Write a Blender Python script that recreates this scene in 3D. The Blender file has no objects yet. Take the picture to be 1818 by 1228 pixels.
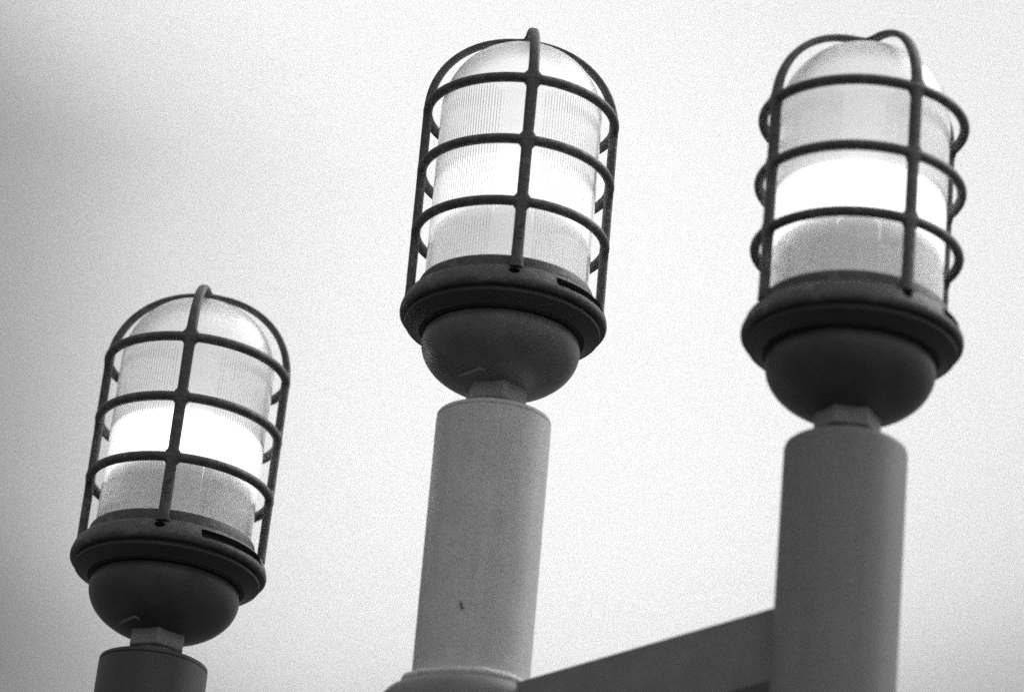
import bpy, bmesh, math, random
from mathutils import Vector, Matrix
random.seed(7)
sc = bpy.context.scene
U = 0.095                      # metres per lamp unit (radius of the guard rings)
EYE = 1.6                      # camera height above the ground
R = math.radians

# ------------------------------------------------------------------ camera
PITCH, ROLL = R(23.6224), R(5.2262)
cd = bpy.data.cameras.new('camera')
cam = bpy.data.objects.new('camera', cd); sc.collection.objects.link(cam)
fwd = Vector((0, math.cos(PITCH), math.sin(PITCH)))
rgt = Vector((1, 0, 0)); upv = rgt.cross(fwd)
cr = math.cos(ROLL)*rgt + math.sin(ROLL)*upv
cu = -math.sin(ROLL)*rgt + math.cos(ROLL)*upv
m = Matrix.Identity(4)
for i in range(3):
    m[i][0], m[i][1], m[i][2] = cr[i], cu[i], -fwd[i]
m[2][3] = EYE
cam.matrix_world = m
cd.sensor_width = 36.0; cd.sensor_fit = 'HORIZONTAL'
cd.lens = 36.0*7102.05/1818
cd.clip_start = 0.05; cd.clip_end = 5000
cd.dof.use_dof = True
cd.dof.focus_distance = 4.06
cd.dof.aperture_fstop = 3.4
sc.camera = cam

# ------------------------------------------------------------------ sky
SUN_EL, SUN_AZ = R(48), R(62)          # azimuth measured from +Y (view direction) towards +X
w = bpy.data.worlds.new('World'); sc.world = w; w.use_nodes = True
nt = w.node_tree; nt.nodes.clear()
def N(t, tree=None, **kw):
    n = (tree or nt).nodes.new(t)
    for k, v in kw.items(): setattr(n, k, v)
    return n
out = N('ShaderNodeOutputWorld'); bg = N('ShaderNodeBackground')
sky = N('ShaderNodeTexSky', sky_type='NISHITA', sun_disc=False)
sky.sun_elevation = SUN_EL; sky.sun_rotation = SUN_AZ; sky.dust_density = 4.0; sky.air_density = 1.0
bw = N('ShaderNodeRGBToBW')
tc = N('ShaderNodeTexCoord'); sep = N('ShaderNodeSeparateXYZ')
# overcast: a bright even cloud deck, with a darker bank of cloud towards the left
n1 = N('ShaderNodeTexNoise'); n1.inputs['Scale'].default_value = 5.0; n1.inputs['Detail'].default_value = 5.0
n1.inputs['Roughness'].default_value = 0.45
def math_node(op, a, b=None, c=None):
    n = N('ShaderNodeMath', operation=op)
    for i, v in enumerate((a, b, c)):
        if v is None: continue
        if isinstance(v, (int, float)): n.inputs[i].default_value = v
        else: nt.links.new(v, n.inputs[i])
    return n.outputs[0]
L = nt.links.new
L(tc.outputs['Generated'], sep.inputs[0]); L(tc.outputs['Generated'], n1.inputs['Vector'])
nz = math_node('MULTIPLY_ADD', n1.outputs['Fac'], 0.03, -0.015)
hi = math_node('MAXIMUM', math_node('SUBTRACT', sep.outputs['Z'], 0.435), 0.0)
sx = math_node('ADD', math_node('ADD', sep.outputs['X'], nz), math_node('MULTIPLY', math_node('MINIMUM', hi, 0.2), 1.0))
ax_ = math_node('MINIMUM', math_node('MAXIMUM', math_node('SUBTRACT', math_node('ABSOLUTE', sep.outputs['X']), 0.04), 0.0), 0.15)
sz = math_node('SUBTRACT', math_node('ADD', sep.outputs['Z'], nz), math_node('MULTIPLY', ax_, 0.34))
def curve(v, lo, hi_, stops):
    mr = N('ShaderNodeMapRange'); mr.inputs['From Min'].default_value = lo; mr.inputs['From Max'].default_value = hi_
    L(v, mr.inputs['Value'])
    cr_ = N('ShaderNodeValToRGB'); e = cr_.color_ramp; e.interpolation = 'B_SPLINE'
    while len(e.elements) > 1: e.elements.remove(e.elements[-1])
    for k, (x, y) in enumerate(stops):
        el = e.elements[0] if k == 0 else e.elements.new((x-lo)/(hi_-lo))
        el.position = (x-lo)/(hi_-lo); el.color = (y, y, y, 1)
    L(mr.outputs[0], cr_.inputs[0]); b_ = N('ShaderNodeRGBToBW'); L(cr_.outputs[0], b_.inputs[0]); return b_.outputs[0]
bank = curve(sx, -0.2, 0.2, [(-0.2, 0.42), (-0.15, 0.36), (-0.13, 0.41), (-0.11, 0.58), (-0.089, 0.76), (-0.054, 0.93), (-0.02, 1.0), (0.05, 1.0), (0.12, 0.87), (0.2, 0.84)])
low = curve(sz, 0.25, 0.45, [(0.25, 0.48), (0.29, 0.52), (0.305, 0.60), (0.317, 0.78), (0.33, 0.88), (0.35, 0.95), (0.38, 1.0), (0.45, 1.0)])
# broad soft cloud mottling, plus fine white noise added for film grain
n2 = N('ShaderNodeTexWhiteNoise', noise_dimensions='3D')
vm = N('ShaderNodeVectorMath', operation='SCALE'); vm.inputs['Scale'].default_value = 3000.0
L(tc.outputs['Generated'], vm.inputs[0]); L(vm.outputs[0], n2.inputs['Vector'])
mott = math_node('ADD', math_node('MULTIPLY_ADD', n1.outputs['Fac'], 0.12, -0.06), math_node('MULTIPLY', math_node('POWER', n2.outputs['Value'], 1.5), 2.5))
cloud = math_node('MULTIPLY', math_node('MULTIPLY', bank, low), mott)
flat = math_node('MULTIPLY_ADD', math_node('MINIMUM', math_node('MULTIPLY', 1.0, 1.0), 1.0), 0.0, 12.0)   # cloud deck luminance before strength
L(sky.outputs[0], bw.inputs[0])
deck = N('ShaderNodeMix', data_type='FLOAT'); deck.inputs[0].default_value = 0.72
L(bw.outputs[0], deck.inputs[2]); L(flat, deck.inputs[3])
L(math_node('MULTIPLY', deck.outputs[0], cloud), bg.inputs['Color'])
bg.inputs['Strength'].default_value = 0.1
L(bg.outputs[0], out.inputs[0])

# ------------------------------------------------------------------ sun behind cloud, from the right
sd = bpy.data.lights.new('sun', 'SUN'); sd.energy = 1.5; sd.angle = R(25); sd.color = (1, 1, 1)
sun = bpy.data.objects.new('sun', sd); sc.collection.objects.link(sun)
sv = Vector((math.sin(SUN_AZ)*math.cos(SUN_EL), math.cos(SUN_AZ)*math.cos(SUN_EL), math.sin(SUN_EL)))
sun.rotation_euler = sv.to_track_quat('Z', 'Y').to_euler(); sun.location = (2, 2, 8)

sc.view_settings.view_transform = 'Standard'; sc.view_settings.look = 'None'
sc.view_settings.exposure = 0.0; sc.view_settings.gamma = 1.0
sc.view_settings.use_curve_mapping = False
sc.render.engine = 'CYCLES'
sc.cycles.max_bounces = 20; sc.cycles.transmission_bounces = 16; sc.cycles.transparent_max_bounces = 16
sc.cycles.diffuse_bounces = 5; sc.cycles.glossy_bounces = 6
sc.cycles.sample_clamp_indirect = 3.0
sc.cycles.use_adaptive_sampling = False
sc.cycles.use_denoising = False        # keeps a film-like grain

# ------------------------------------------------------------------ materials (all neutral greys: a black and white picture)
def paint(name, base, rough, var=0.12, bump=0.25, scale=60.0, fine=900.0, spec=0.5, wear=None, streak=0.0, coarse=1.0):
    ma = bpy.data.materials.new(name); ma.use_nodes = True
    t = ma.node_tree; p = t.nodes['Principled BSDF']; lk = t.links.new
    co = N('ShaderNodeTexCoord', t)
    a = N('ShaderNodeTexNoise', t); a.inputs['Scale'].default_value = scale; a.inputs['Detail'].default_value = 6
    b = N('ShaderNodeTexNoise', t); b.inputs['Scale'].default_value = fine; b.inputs['Detail'].default_value = 2
    for n in (a, b): lk(co.outputs['Object'], n.inputs['Vector'])
    aw = N('ShaderNodeMath', t, operation='MULTIPLY_ADD'); lk(a.outputs['Fac'], aw.inputs[0]); aw.inputs[1].default_value = coarse; aw.inputs[2].default_value = 0.5*(1-coarse)
    mix = N('ShaderNodeMath', t, operation='ADD'); lk(aw.outputs[0], mix.inputs[0]); lk(b.outputs['Fac'], mix.inputs[1])
    mp = N('ShaderNodeMapRange', t); lk(mix.outputs[0], mp.inputs['Value'])
    mp.inputs['From Min'].default_value = 0.65; mp.inputs['From Max'].default_value = 1.35
    mp.inputs['To Min'].default_value = base*(1-var); mp.inputs['To Max'].default_value = base*(1+var)
    val = mp.outputs[0]
    if wear:
        ws, wlo, whi, wcol = wear
        c = N('ShaderNodeTexNoise', t); c.inputs['Scale'].default_value = ws; c.inputs['Detail'].default_value = 8
        lk(co.outputs['Object'], c.inputs['Vector'])
        wr = N('ShaderNodeMapRange', t); lk(c.outputs['Fac'], wr.inputs['Value'])
        wr.inputs['From Min'].default_value = wlo; wr.inputs['From Max'].default_value = whi
        mx = N('ShaderNodeMix', t, data_type='FLOAT'); lk(wr.outputs[0], mx.inputs[0]); lk(val, mx.inputs[2]); mx.inputs[3].default_value = wcol
        val = mx.outputs[0]
    if streak:
        mpn = N('ShaderNodeMapping', t); mpn.inputs['Scale'].default_value = (70, 70, 2.5); lk(co.outputs['Object'], mpn.inputs['Vector'])
        sn = N('ShaderNodeTexNoise', t); sn.inputs['Scale'].default_value = 1.0; sn.inputs['Detail'].default_value = 5; lk(mpn.outputs[0], sn.inputs['Vector'])
        sr = N('ShaderNodeMapRange', t); lk(sn.outputs['Fac'], sr.inputs['Value'])
        sr.inputs['From Min'].default_value = 0.35; sr.inputs['From Max'].default_value = 0.65
        sr.inputs['To Min'].default_value = 1-streak; sr.inputs['To Max'].default_value = 1+streak*0.6
        sm = N('ShaderNodeMath', t, operation='MULTIPLY'); lk(val, sm.inputs[0]); lk(sr.outputs[0], sm.inputs[1]); val = sm.outputs[0]
    lk(val, p.inputs['Base Color'])
    rr = N('ShaderNodeMapRange', t); lk(a.outputs['Fac'], rr.inputs['Value'])
    rr.inputs['To Min'].default_value = rough-0.1; rr.inputs['To Max'].default_value = rough+0.1
    lk(rr.outputs[0], p.inputs['Roughness'])
    p.inputs['Specular IOR Level'].default_value = spec
    bp = N('ShaderNodeBump', t); bp.inputs['Strength'].default_value = bump; bp.inputs['Distance'].default_value = 0.0012
    lk(mix.outputs[0], bp.inputs['Height']); lk(bp.outputs[0], p.inputs['Normal'])
    return ma
M = {}
M['cast'] = paint('dark_cast_metal', 0.066, 0.50, 0.45, 0.8, 120, 700, 0.5, (75, 0.55, 0.68, 0.13))
M['ring'] = paint('dark_lower_ring', 0.040, 0.5, 0.2, 0.25, 80, 600, 0.4)
M['bowl'] = paint('dark_bowl_paint', 0.125, 0.40, 0.3, 0.12, 40, 900, 0.5)
M['bowl_dark'] = paint('darker_bowl_paint', 0.06, 0.45, 0.3, 0.12, 40, 900, 0.45)
M['nut'] = paint('grey_nut_paint', 0.28, 0.5, 0.15, 0.2, 70, 700)
M['pole_light'] = paint('light_grey_pole_paint', 0.58, 0.42, 0.5, 0.2, 30, 800, 0.5, streak=0.05, coarse=0.22)
M['pole_falloff'] = paint('falloff_dark_pole_paint', 0.055, 0.45, 0.38, 0.12, 22, 900, 0.5, streak=0.05, coarse=0.22)  # exposure falloff towards the left is put into this base colour
M['pole_mid'] = paint('mid_grey_pole_paint', 0.23, 0.6, 0.38, 0.12, 22, 900, 0.3, streak=0.05, coarse=0.22)
M['beam'] = paint('grey_beam_paint', 0.20, 0.5, 0.25, 0.15, 25, 800)
M['weld'] = paint('weld_metal', 0.6, 0.45, 0.35, 0.6, 160, 700)
M['rubber'] = paint('black_gasket', 0.012, 0.6, 0.1, 0.1)
M['ceramic'] = paint('lamp_holder_ceramic', 0.8, 0.4, 0.08, 0.05)
M['ground'] = paint('asphalt', 0.10, 0.85, 0.3, 0.5, 3, 60, 0.3)
def glass_mat():
    ma = bpy.data.materials.new('ribbed_glass'); ma.use_nodes = True
    t = ma.node_tree; t.nodes.clear(); lk = t.links.new
    o = N('ShaderNodeOutputMaterial', t); g = N('ShaderNodeBsdfGlass', t); g.inputs['IOR'].default_value = 1.42; g.distribution = 'MULTI_GGX'
    g.inputs['Roughness'].default_value = 0.05; g.inputs['Color'].default_value = (1, 1, 1, 1)
    cz = N('ShaderNodeTexCoord', t); sz_ = N('ShaderNodeSeparateXYZ', t); lk(cz.outputs['Object'], sz_.inputs[0])
    fr = N('ShaderNodeMapRange', t); lk(sz_.outputs['Z'], fr.inputs['Value'])      # frosted dome, clearer ribbed wall
    fr.inputs['From Min'].default_value = 1.40*U; fr.inputs['From Max'].default_value = 1.50*U
    fr.inputs['To Min'].default_value = 0.035; fr.inputs['To Max'].default_value = 0.30
    lk(fr.outputs[0], g.inputs['Roughness'])
    tr = N('ShaderNodeBsdfTranslucent', t); tr.inputs['Color'].default_value = (0.95, 0.95, 0.95, 1)
    mx = N('ShaderNodeMixShader', t)
    co = N('ShaderNodeTexCoord', t); nn = N('ShaderNodeTexNoise', t); nn.inputs['Scale'].default_value = 30; nn.inputs['Detail'].default_value = 6
    lk(co.outputs['Object'], nn.inputs['Vector'])
    mp = N('ShaderNodeMapRange', t); lk(nn.outputs['Fac'], mp.inputs['Value'])
    mp.inputs['From Min'].default_value = 0.3; mp.inputs['From Max'].default_value = 0.7
    mp.inputs['To Min'].default_value = 0.02; mp.inputs['To Max'].default_value = 0.07
    lk(mp.outputs[0], mx.inputs[0]); lk(g.outputs[0], mx.inputs[1]); lk(tr.outputs[0], mx.inputs[2]); lk(mx.outputs[0], o.inputs[0])
    return ma
M['glass'] = glass_mat()
def glow_mat(name, st, base=0.8):
    ma = bpy.data.materials.new(name); ma.use_nodes = True
    p = ma.node_tree.nodes['Principled BSDF']
    p.inputs['Base Color'].default_value = (base, base, base, 1); p.inputs['Roughness'].default_value = 0.5
    p.inputs['Emission Color'].default_value = (1, 1, 1, 1); p.inputs['Emission Strength'].default_value = st
    return ma
for key, hot, lower_fill, upper_fill in (('left', 1.8, 0.11, 0.52), ('middle', 1.25, 0.50, 0.80), ('right', 2.1, 0.15, 0.56)):     # brightness of each lit band and of the added glow sleeves below and above it
    M['bulb_'+key] = glow_mat('lit_band_'+key, hot); M['lower_fill_'+key] = glow_mat('lower_fill_sleeve_'+key, lower_fill)
    M['upper_fill_'+key] = glow_mat('upper_fill_sleeve_'+key, upper_fill)

# ------------------------------------------------------------------ helpers
def mesh_from(name, verts, faces, mat, smooth=True, sharp=35):
    me = bpy.data.meshes.new(name)
    me.from_pydata([(x*U, y*U, z*U) for x, y, z in verts], [], faces)
    me.validate(); me.update()
    bm = bmesh.new(); bm.from_mesh(me); bmesh.ops.recalc_face_normals(bm, faces=bm.faces)
    if smooth:
        for f in bm.faces: f.smooth = True
        for e in bm.edges:
            if len(e.link_faces) == 2 and e.calc_face_angle(0) > R(sharp): e.smooth = False
    bm.to_mesh(me); bm.free()
    me.materials.append(M[mat]); return me
def obj(name, me, parent=None, loc=(0, 0, 0)):
    o = bpy.data.objects.new(name, me); sc.collection.objects.link(o)
    if parent: o.parent = parent
    o.location = loc; return o
def lathe(prof, seg=128, closed=False, radius_fn=None):
    """prof: list of (r, z). closed: last joins first. radius_fn(i, az, r) may change a radius."""
    vs, fs = [], []; n = len(prof)
    for k in range(seg):
        a = 2*math.pi*k/seg
        for i, (r, z) in enumerate(prof):
            rr = radius_fn(i, a, r) if radius_fn else r
            vs.append((rr*math.sin(a), -rr*math.cos(a), z))
    m = n if closed else n-1
    for k in range(seg):
        q = (k+1) % seg
        for i in range(m):
            j = (i+1) % n
            fs.append((k*n+i, q*n+i, q*n+j, k*n+j))
    return vs, fs
def cap_lathe(prof, seg=128):
    vs, fs = lathe(prof, seg); n = len(prof)
    fs.append([k*n for k in range(seg)]); fs.append([k*n+n-1 for k in range(seg)][::-1])
    return vs, fs
def arc(cx, cz, r, a0, a1, n):
    return [(cx+r*math.cos(R(a0+(a1-a0)*i/n)), cz+r*math.sin(R(a0+(a1-a0)*i/n))) for i in range(n+1)]

# ------------------------------------------------------------------ guard cage
Z1, Z2, Z3 = 1.4274, 0.7109, 0.0
RT = 0.054
def ring_mesh():
    sec = [(1.0+0.050*math.cos(t)*1.0, RT*math.sin(t)) for t in [2*math.pi*i/16 for i in range(16)]]
    vs, fs = lathe(sec, 160, closed=True)
    return mesh_from('guard_ring', vs, fs, 'cast', sharp=60)
ring_me = ring_mesh()
APEX = 2.36
def bar_mesh():
    # half arch: foot on the flange, straight up past the three rings, over the dome to the apex
    pts = []
    zz = [-0.745, -0.70, -0.62, -0.5, -0.35, -0.2]
    def near(z0): return [z0+d for d in (-0.15, -0.125, -0.105, -0.09, -0.075, -0.06, 0, 0.06, 0.075, 0.09, 0.105, 0.125, 0.15)]
    zz += near(Z3) + [0.25, 0.35, 0.46] + near(Z2) + [0.95, 1.07, 1.18] + near(Z1)
    for z in sorted(zz):
        if z > Z1: break
        pts.append((1.0, z))
    h = APEX-Z1
    arc_t = [i*90/40 for i in range(0, 41)]
    for t in arc_t:
        c, s = math.cos(R(t)), math.sin(R(t))
        c = abs(c)**0.92; s = abs(s)**0.96
        pts.append((c if t < 90 else 0.0, Z1+h*s))
    clean = [pts[0]]
    for q in pts[1:]:
        if (q[0]-clean[-1][0])**2+(q[1]-clean[-1][1])**2 > 1e-6: clean.append(q)
    pts = clean
    vs, fs = [], []
    n = len(pts); K = 12
    for i, (r, z) in enumerate(pts):
        a = pts[max(i-1, 0)]; b = pts[min(i+1, n-1)]
        tr, tz = b[0]-a[0], b[1]-a[1]; l = math.hypot(tr, tz); tr /= l; tz /= l
        nr, nz_ = tz, -tr                      # outward normal in the (r, z) plane
        if r < 0.001: nr, nz_ = 0.0, 1.0
        up = max(0.0, (z-Z1)/h)
        hw = 0.060 - 0.012*up; ht = 0.048 - 0.016*up
        for zr in (Z1, Z2, Z3):
            d = abs(z-zr)-0.050; rf = 0.058
            if r > 0.9 and d < rf:
                d = max(d, 0.0); hw += rf - math.sqrt(max(0, rf*rf-(rf-d)**2)) if d > 0 else rf*0.75
        if z < -0.6: hw += 0.12*(-0.6-z)
        if r < 0.12: hw += (0.12-r)*0.30
        for k in range(K):                     # rounded strap with a slightly crowned outer face
            t = 2*math.pi*(k+0.5)/K
            x = math.copysign(abs(math.cos(t))**0.62, math.cos(t))*hw
            y = math.copysign(abs(math.sin(t))**0.75, math.sin(t))*ht
            wob = 1+0.02*math.sin(7*z+k)
            vs.append((x*wob, -(r+nr*y), z+nz_*y))
    for i in range(n-1):
        for k in range(K):
            q = (k+1) % K
            fs.append((i*K+k, i*K+q, (i+1)*K+q, (i+1)*K+k))
    fs.append(list(range(K))); fs.append([(n-1)*K+k for k in range(K)][::-1])
    return mesh_from('guard_bar', vs, fs, 'cast', sharp=50)
bar_me = bar_mesh()
def boss_mesh():
    vs, fs = lathe([(0.001, 0.036), (0.05, 0.034), (0.085, 0.02), (0.095, 0.0), (0.085, -0.02), (0.05, -0.034), (0.001, -0.036)], 32)
    return mesh_from('apex_boss', vs, fs, 'cast', sharp=70)
boss_me = boss_mesh()

# ------------------------------------------------------------------ flange ring with slots and drain holes
def flange_mesh():
    az = []
    s0 = [(R(24), R(76)), (R(204), R(256))]
    base = [2*math.pi*k/180 for k in range(180)]
    for a in base: az.append((a, any(x < a < y for x, y in s0)))
    for x, y in s0:
        az = [q for q in az if abs(q[0]-x) > 0.012 and abs(q[0]-y) > 0.012]
        az += [(x-0.003, False), (x+0.003, True), (y-0.003, True), (y+0.003, False)]
    az.sort()
    prof = [(0.872, -0.60), (0.905, -0.575), (0.915, -0.59), (0.918, -0.685), (0.945, -0.700), (0.985, -0.722), (1.015, -0.748), (1.035, -0.770),
            'A', 'B', 'C', 'D', (1.084, -0.895), (1.086, -0.915), (1.082, -0.938), (1.072, -0.954), (1.058, -0.960), (0.99, -0.960), (0.99, -0.985), (0.87, -0.985)]
    vs, fs = [], []; n = len(prof)
    for a, slot in az:
        for q in prof:
            if q == 'A': r, z = 1.040, -0.776
            elif q == 'B': r, z = (0.93, -0.780) if slot else (1.052, -0.798)
            elif q == 'C': r, z = (0.93, -0.872) if slot else (1.070, -0.840)
            elif q == 'D': r, z = 1.082, -0.880
            else: r, z = q
            vs.append((r*math.sin(a), -r*math.cos(a), z))
    m_ = len(az)
    for k in range(m_):
        q = (k+1) % m_
        for i in range(n):
            j = (i+1) % n
            fs.append((k*n+i, q*n+i, q*n+j, k*n+j))
    me = mesh_from('flange_ring', vs, fs, 'cast', sharp=32)
    # drain hole below every guard bar, cut for real
    o = bpy.data.objects.new('tmp', me); sc.collection.objects.link(o)
    cut = bmesh.new()
    for k in range(4):
        a = R(90*k-1)
        c = Vector((math.sin(a), -math.cos(a), 0))
        mat = Matrix.Translation((c*1.03+Vector((0, 0, -0.815)))*U) @ (c+Vector((0, 0, 0.25))).to_track_quat('Z', 'Y').to_matrix().to_4x4() @ Matrix.Diagonal((1.25, 0.9, 1, 1))
        bmesh.ops.create_cone(cut, cap_ends=True, segments=20, radius1=0.048*U, radius2=0.048*U, depth=0.28*U, matrix=mat)
    cm = bpy.data.meshes.new('cut'); cut.to_mesh(cm); cut.free()
    co = bpy.data.objects.new('tmpcut', cm); sc.collection.objects.link(co)
    md = o.modifiers.new('b', 'BOOLEAN'); md.object = co; md.operation = 'DIFFERENCE'; md.solver = 'EXACT'
    dg = bpy.context.evaluated_depsgraph_get()
    me2 = bpy.data.meshes.new_from_object(o.evaluated_get(dg)); me2.name = 'flange_ring'
    bpy.data.objects.remove(o); bpy.data.objects.remove(co); bpy.data.meshes.remove(cm)
    while len(me2.materials) > 1: me2.materials.pop()
    return me2
flange_me = flange_mesh()
def lower_ring_mesh():
    prof = [(0.86, -0.988), (1.012, -0.988), (1.022, -0.994), (1.024, -1.022), (1.018, -1.032), (1.008, -1.030), (1.000, -1.036),
            (0.96, -1.052), (0.90, -1.085), (0.872, -1.105), (0.862, -1.112), (0.852, -1.105), (0.85, -1.0)]
    vs, fs = lathe(prof, 160, closed=True)
    return mesh_from('lower_ring', vs, fs, 'ring', sharp=30)
lower_me = lower_ring_mesh()
def gasket_mesh():
    vs, fs = lathe([(0.80, -1.09), (0.849, -1.09), (0.849, -1.128), (0.80, -1.128)], 128, closed=True)
    return mesh_from('gasket', vs, fs, 'rubber', sharp=30)
gasket_me = gasket_mesh()

# ------------------------------------------------------------------ bowl, nut
def bowl_mesh(mat):
    prof = [(0.001, -1.12), (0.76, -1.12), (0.788, -1.124), (0.803, -1.135), (0.812, -1.155), (0.820, -1.185), (0.826, -1.215)]
    for i in range(1, 25):
        t = i*90/24
        r, z = 0.828*math.cos(R(t))**0.97, -1.230-0.525*math.sin(R(t))
        if r < 0.20: break
        prof.append((r, z))
    prof += [(0.20, -1.752), (0.001, -1.752)]
    vs, fs = lathe(prof, 144)
    return mesh_from('bowl', vs, fs, mat, sharp=40)
bowl_me = bowl_mesh('bowl'); bowl_dark_me = bowl_mesh('bowl_dark')
def bowl_pt(az, t, lift=0.0):
    r, z = (0.828+lift)*math.cos(R(t))**0.97, -1.230-(0.525+lift)*math.sin(R(t))
    return Vector((r*math.sin(R(az)), -r*math.cos(R(az)), z))
def mark_mesh(mat):
    # short raised casting mark on the bowl, bent at one end
    bm = bmesh.new()
    path = [(-60, 57.5), (-53, 57.5), (-47, 57.3), (-41, 57), (-35, 56.3), (-27, 55), (-22, 58)]
    prev = None
    for az, t in path:
        a = bowl_pt(az, t-1.3, -0.01); b = bowl_pt(az, t+1.3, -0.01); c = bowl_pt(az, t+1.0, 0.016); d = bowl_pt(az, t-1.0, 0.016)
        cur = [bm.verts.new(v*U) for v in (a, b, c, d)]
        if prev:
            for k in range(4): bm.faces.new((prev[k], prev[(k+1) % 4], cur[(k+1) % 4], cur[k]))
        else: bm.faces.new(cur)
        prev = cur
    bm.faces.new(prev[::-1]); bmesh.ops.recalc_face_normals(bm, faces=bm.faces)
    me = bpy.data.meshes.new('casting_mark'); bm.to_mesh(me); bm.free(); me.materials.append(M[mat]); return me
mark_me = mark_mesh('nut')
def nut_mesh():
    vs, fs = [], []
    lev = [(0.31, -1.66), (0.325, -1.69), (0.325, -1.885), (0.312, -1.90)]
    rows = []
    for r, z in lev:
        row = []
        for k in range(6):
            a = R(60*k+7)
            for da in (-0.035, 0.035):
                row.append(len(vs)); vs.append((r*math.sin(a+da)*1.0, -r*math.cos(a+da), z))
        rows.append(row)
    for i in range(len(lev)-1):
        for k in range(12):
            q = (k+1) % 12
            fs.append((rows[i][k], rows[i][q], rows[i+1][q], rows[i+1][k]))
    fs.append(rows[0]); fs.append(rows[-1][::-1])
    nb = len(vs)
    v2, f2 = cap_lathe([(0.255, -1.89), (0.255, -2.05)], 48)
    vs += v2; fs += [[q+nb for q in f] for f in f2]
    return mesh_from('coupling_nut', vs, fs, 'nut', sharp=25)
nut_me = nut_mesh()

# ------------------------------------------------------------------ glass globe, glowing band and made-up glow sleeves that brighten the glass
def globe_mesh():
    NF = 160; SEG = NF*6
    Rg, Ri = 0.860, 0.818
    outer = [(Rg-0.004, -0.60)] + [(Rg, -0.55+0.1*i*1.0) for i in range(0, 21)]
    ztop = outer[-1][1]
    dome_h = 0.80
    for i in range(1, 15):
        t = R(90*i/15); outer.append((Rg*math.cos(t)**0.9, ztop+dome_h*math.sin(t)))
    outer.append((0.01, ztop+dome_h))
    inner = [(Ri, -0.60)] + [(Ri, -0.55+0.1*i) for i in range(0, 21)]
    for i in range(1, 15):
        t = R(90*i/15); inner.append((Ri*math.cos(t)**0.9, ztop+(dome_h-0.04)*math.sin(t)))
    inner.append((0.01, ztop+dome_h-0.04))
    prof = outer+inner[::-1]; no = len(outer)
    def rf(i, a, r):
        if i >= no:
            z = prof[i][1]
            if z <= ztop+1e-6: return r+0.0044*math.cos(NF*a)
        return r
    vs, fs = lathe(prof, SEG, closed=True, radius_fn=rf)
    return mesh_from('glass_globe', vs, fs, 'glass', sharp=75)
globe_me = globe_mesh()
def band_mesh(key):
    prof = [(0.001, 0.721), (0.56, 0.72), (0.64, 0.717), (0.672, 0.70), (0.686, 0.67), (0.69, 0.63), (0.69, 0.24), (0.685, 0.205), (0.66, 0.182), (0.001, 0.18)]
    vs, fs = lathe(prof, 64)
    return mesh_from('light_band', vs, fs, 'bulb_'+key, sharp=60)
def lower_fill_sleeve_mesh(key):
    prof = [(0.001, 0.178), (0.56, 0.178), (0.60, 0.16), (0.60, -0.55), (0.74, -0.57), (0.74, -0.598), (0.001, -0.598)]
    vs, fs = lathe(prof, 64)
    return mesh_from('fill_sleeve', vs, fs, 'lower_fill_'+key, sharp=30)
def upper_fill_sleeve_mesh(key):
    prof = [(0.001, 0.724), (0.60, 0.725), (0.62, 1.30), (0.69, 1.46)]
    for i in range(1, 13):
        t = R(90*i/13); prof.append((0.69*math.cos(t)**0.9, 1.46+0.68*math.sin(t)))
    prof.append((0.001, 2.14))
    vs, fs = lathe(prof, 64)
    return mesh_from('fill_sleeve', vs, fs, 'upper_fill_'+key, sharp=60)
def plate_mesh():
    prof = [(0.001, -0.60), (0.80, -0.60), (0.871, -0.62), (0.871, -1.08), (0.80, -1.10), (0.001, -1.10)]
    vs, fs = lathe(prof, 96)
    return mesh_from('reflector_plate', vs, fs, 'ceramic', sharp=30)
plate_me = plate_mesh()

def stroke_mesh():
    # worn raised casting strokes low on the front guard bar
    bm = bmesh.new()
    def seg(x0, z0, x1, z1):
        d = Vector((x1-x0, 0, z1-z0)); l = d.length; ang = math.atan2(d.z, d.x)
        mat = Matrix.Translation(Vector(((x0+x1)/2, -1.047, (z0+z1)/2))*U) @ Matrix.Rotation(-ang, 4, 'Y') @ Matrix.Diagonal((l*U, 0.016*U, 0.013*U, 1))
        bmesh.ops.create_cube(bm, size=1.0, matrix=mat)
    seg(-0.03, -0.30, 0.03, -0.28); seg(0.03, -0.28, -0.03, -0.335); seg(-0.03, -0.345, 0.03, -0.37)
    seg(0.03, -0.37, -0.03, -0.40); seg(-0.03, -0.43, 0.03, -0.43)
    me = bpy.data.meshes.new('casting_strokes'); bm.to_mesh(me); bm.free(); me.materials.append(M['cast']); return me
stroke_me = stroke_mesh()

# ------------------------------------------------------------------ ground
GR = 1500
gm = bpy.data.meshes.new('ground'); gm.from_pydata([(-GR, -GR, 0), (GR, -GR, 0), (GR, GR, 0), (-GR, GR, 0)], [], [(0, 1, 2, 3)])
gm.materials.append(M['ground']); g = obj('ground', gm); g['kind'] = 'structure'

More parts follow.
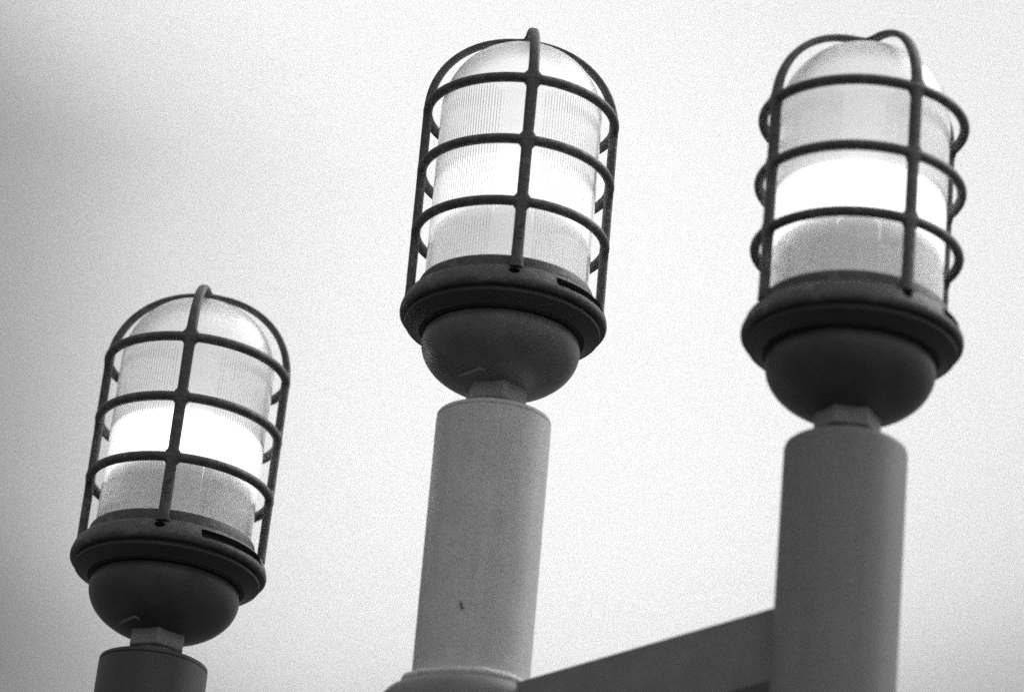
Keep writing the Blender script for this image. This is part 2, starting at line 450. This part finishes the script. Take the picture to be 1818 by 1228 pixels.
# ------------------------------------------------------------------ lamp posts
POLE_R, POLE_TOP = 0.5959, -2.036
def pole_mesh(mat, zbot, seam):
    prof = [(POLE_R, zbot), (POLE_R, POLE_TOP-1.2), (POLE_R, POLE_TOP-0.05)]
    prof = [(POLE_R, zbot)] + [(POLE_R, zbot+(POLE_TOP-0.05-zbot)*i/8) for i in range(1, 8)]
    if seam: prof += [(POLE_R, POLE_TOP-0.062), (POLE_R-0.006, POLE_TOP-0.056)]
    else: prof += [(POLE_R, POLE_TOP-0.075), (POLE_R-0.012, POLE_TOP-0.03), (POLE_R-0.04, POLE_TOP-0.008)]
    vs, fs = cap_lathe(prof, 128)
    return mesh_from('pole', vs, fs, mat, sharp=40)
def lid_mesh(mat):
    vs, fs = cap_lathe([(POLE_R-0.018, POLE_TOP-0.0565), (POLE_R-0.014, POLE_TOP-0.048), (POLE_R-0.004, POLE_TOP-0.044), (POLE_R-0.004, POLE_TOP-0.008), (POLE_R-0.02, POLE_TOP)], 128)
    return mesh_from('pole_lid', vs, fs, mat, sharp=40)
def lamp_post(key, az, el, d, phi, lean, pole_mat, bowl, label, seam, zbot=None, marks=True, strokes=True):
    az, el = R(az), R(el)
    B = Vector((d*math.cos(el)*math.sin(az), d*math.cos(el)*math.cos(az), d*math.sin(el)))
    H = B.z + EYE/U                               # height of the lowest guard ring above the ground
    t = math.tan(R(lean))
    root = bpy.data.objects.new('lamp_post', None); sc.collection.objects.link(root); root.empty_display_size = 0.1
    root.matrix_world = Matrix.Translation(((B.x-H*t)*U, B.y*U, 0)) @ Matrix.Rotation(R(lean), 4, 'Y') @ Matrix.Rotation(R(phi)-az, 4, 'Z')
    root['label'] = label; root['category'] = 'lamp post'; root['group'] = 'caged lamps on posts'
    Hl = H/math.cos(R(lean)); z = (0, 0, Hl*U)
    obj('pole', pole_mesh(pole_mat, zbot if zbot is not None else -Hl, seam), root, z)
    if seam: obj('pole_lid', lid_mesh(pole_mat), root, z)
    obj('coupling_nut', nut_me, root, z)
    b = obj('bowl', bowl, root, z)
    if marks: obj('casting_mark', mark_me, b)
    obj('gasket', gasket_me, root, z)
    obj('lower_ring', lower_me, root, z)
    obj('reflector_plate', plate_me, root, z)
    obj('glass_globe', globe_me, root, z)
    bu = obj('light_band', band_mesh(key), root, z); obj('fill_sleeve', lower_fill_sleeve_mesh(key), bu); obj('fill_sleeve', upper_fill_sleeve_mesh(key), bu)
    cage = obj('guard_cage', flange_me, root, z)   # the flange ring carries the guard rings and bars
    for zr in (Z1, Z2, Z3): obj('guard_ring', ring_me, cage, (0, 0, zr*U))
    for k in range(4):
        q = obj('guard_bar', bar_me, cage); q.rotation_euler = (0, 0, R(90*k))
    obj('apex_boss', boss_me, cage, (0, 0, APEX*U))
    if strokes: obj('casting_strokes', stroke_me, cage)
    return root, B, Hl
lampL, BL, HL = lamp_post('left', -4.8628, 21.0578, 44.4488, -7.1384, 1.2676, 'pole_falloff', bowl_dark_me,
    'lowest of the three caged lamps, on a grey post darkened for the falloff at the left', True)
ZB = -5.03
lampM, BM, HM = lamp_post('middle', -0.1786, 25.1057, 42.1325, 4.6711, -0.1092, 'pole_light', bowl_me,
    'middle caged lamp on a light grey post with a weld bead round its foot', True, zbot=ZB)
lampR, BR, HR = lamp_post('right', 5.2913, 25.2618, 39.406, 29.6, 0.0477, 'pole_mid', bowl_dark_me,
    'nearest and largest caged lamp, out of focus, post joined to the beam at right', False, marks=False, strokes=False)

# foot of the middle post: weld bead on the rounded cap of a wider column that stands on the ground
zM = (0, 0, HM*U)
def weld_mesh():
    vs, fs = [], []; S = 220; K = 10
    for k in range(S):
        a = 2*math.pi*k/S
        w1 = 0.072+0.006*math.sin(5*a+1)+0.004*math.sin(13*a)+random.uniform(-0.002, 0.002)
        for i in range(K):
            t = 2*math.pi*i/K
            rr = POLE_R+0.02+w1*1.35*math.cos(t); zz = ZB+0.02+w1*(1+0.28*math.cos(3*t+a))*math.sin(t)+0.008*math.sin(3*a)
            vs.append((rr*math.sin(a), -rr*math.cos(a), zz))
    for k in range(S):
        q = (k+1) % S
        for i in range(K):
            j = (i+1) % K; fs.append((k*K+i, q*K+i, q*K+j, k*K+j))
    return mesh_from('weld_bead', vs, fs, 'weld', sharp=80)
obj('weld_bead', weld_mesh(), lampM, zM)
colp = [(0.93, -HM)] + [(0.93, -HM+(ZB-0.32+HM)*i/6) for i in range(1, 7)] + [(0.922, ZB-0.22), (0.895, ZB-0.14), (0.84, ZB-0.075), (0.76, ZB-0.035), (0.66, ZB-0.012), (0.50, ZB-0.004)]
vs, fs = cap_lathe(colp, 144)
obj('support_column', mesh_from('support_column', vs, fs, 'beam', sharp=40), lampM, zM)
# chip in the paint of the middle post
def chip_mesh():
    bm = bmesh.new(); path = [(-0.37, 0.0, 0.010), (-0.36, -0.03, 0.014), (-0.345, -0.055, 0.016), (-0.325, -0.075, 0.013), (-0.31, -0.065, 0.007)]
    prev = None
    for a, z, wd in path:
        cur = []
        for da, lift in ((-wd, -0.004), (0, 0.016), (wd, -0.004)):
            rr = POLE_R+lift; cur.append(bm.verts.new(Vector((rr*math.sin(a+da*1.6), -rr*math.cos(a+da*1.6), -4.26+z+da*0.4))*U))
        if prev:
            for k in range(2): bm.faces.new((prev[k], prev[k+1], cur[k+1], cur[k]))
        prev = cur
    me = bpy.data.meshes.new('paint_chip'); bm.to_mesh(me); bm.free(); me.materials.append(M['ring']); return me
obj('paint_chip', chip_mesh(), lampM, zM)

# ------------------------------------------------------------------ crossbeam from the column cap to the right post
def box_between(p, q, h, wd, bev):
    d = (q-p); l = d.length; x = d.normalized(); y = Vector((0, 0, 1)).cross(x).normalized()
    bm = bmesh.new(); bmesh.ops.create_cube(bm, size=1.0)
    for v in bm.verts: v.co = Vector((v.co.x*l, v.co.y*wd, v.co.z*h))
    bmesh.ops.bevel(bm, geom=[e for e in bm.edges if abs(e.verts[0].co.x-e.verts[1].co.x) > l*0.5], offset=bev, segments=3, affect='EDGES')
    me = bpy.data.meshes.new('crossbeam'); bm.to_mesh(me); bm.free(); me.materials.append(M['beam'])
    o = obj('crossbeam', me); mt = Matrix.Identity(4); zax = x.cross(y)
    for i in range(3): mt[i][0], mt[i][1], mt[i][2], mt[i][3] = x[i], y[i], zax[i], ((p+q)/2)[i]
    o.matrix_world = mt; return o
BTM, BTR, BHH = 12.70, 13.20, 0.77          # beam top and height in lamp units above the camera
pM = Vector((BM.x, BM.y, BTM-BHH/2)); pR = Vector((BR.x, BR.y, BTR-BHH/2)); dr = (pR-pM).normalized()
P = [Vector((v.x*U, v.y*U, v.z*U+EYE)) for v in (pM+dr*0.55, pR-dr*0.50)]
bo = box_between(P[0], P[1], BHH*U, 0.55*U, 0.03*U)
bo['label'] = 'horizontal grey steel beam between the middle and right lamp posts'; bo['category'] = 'beam'
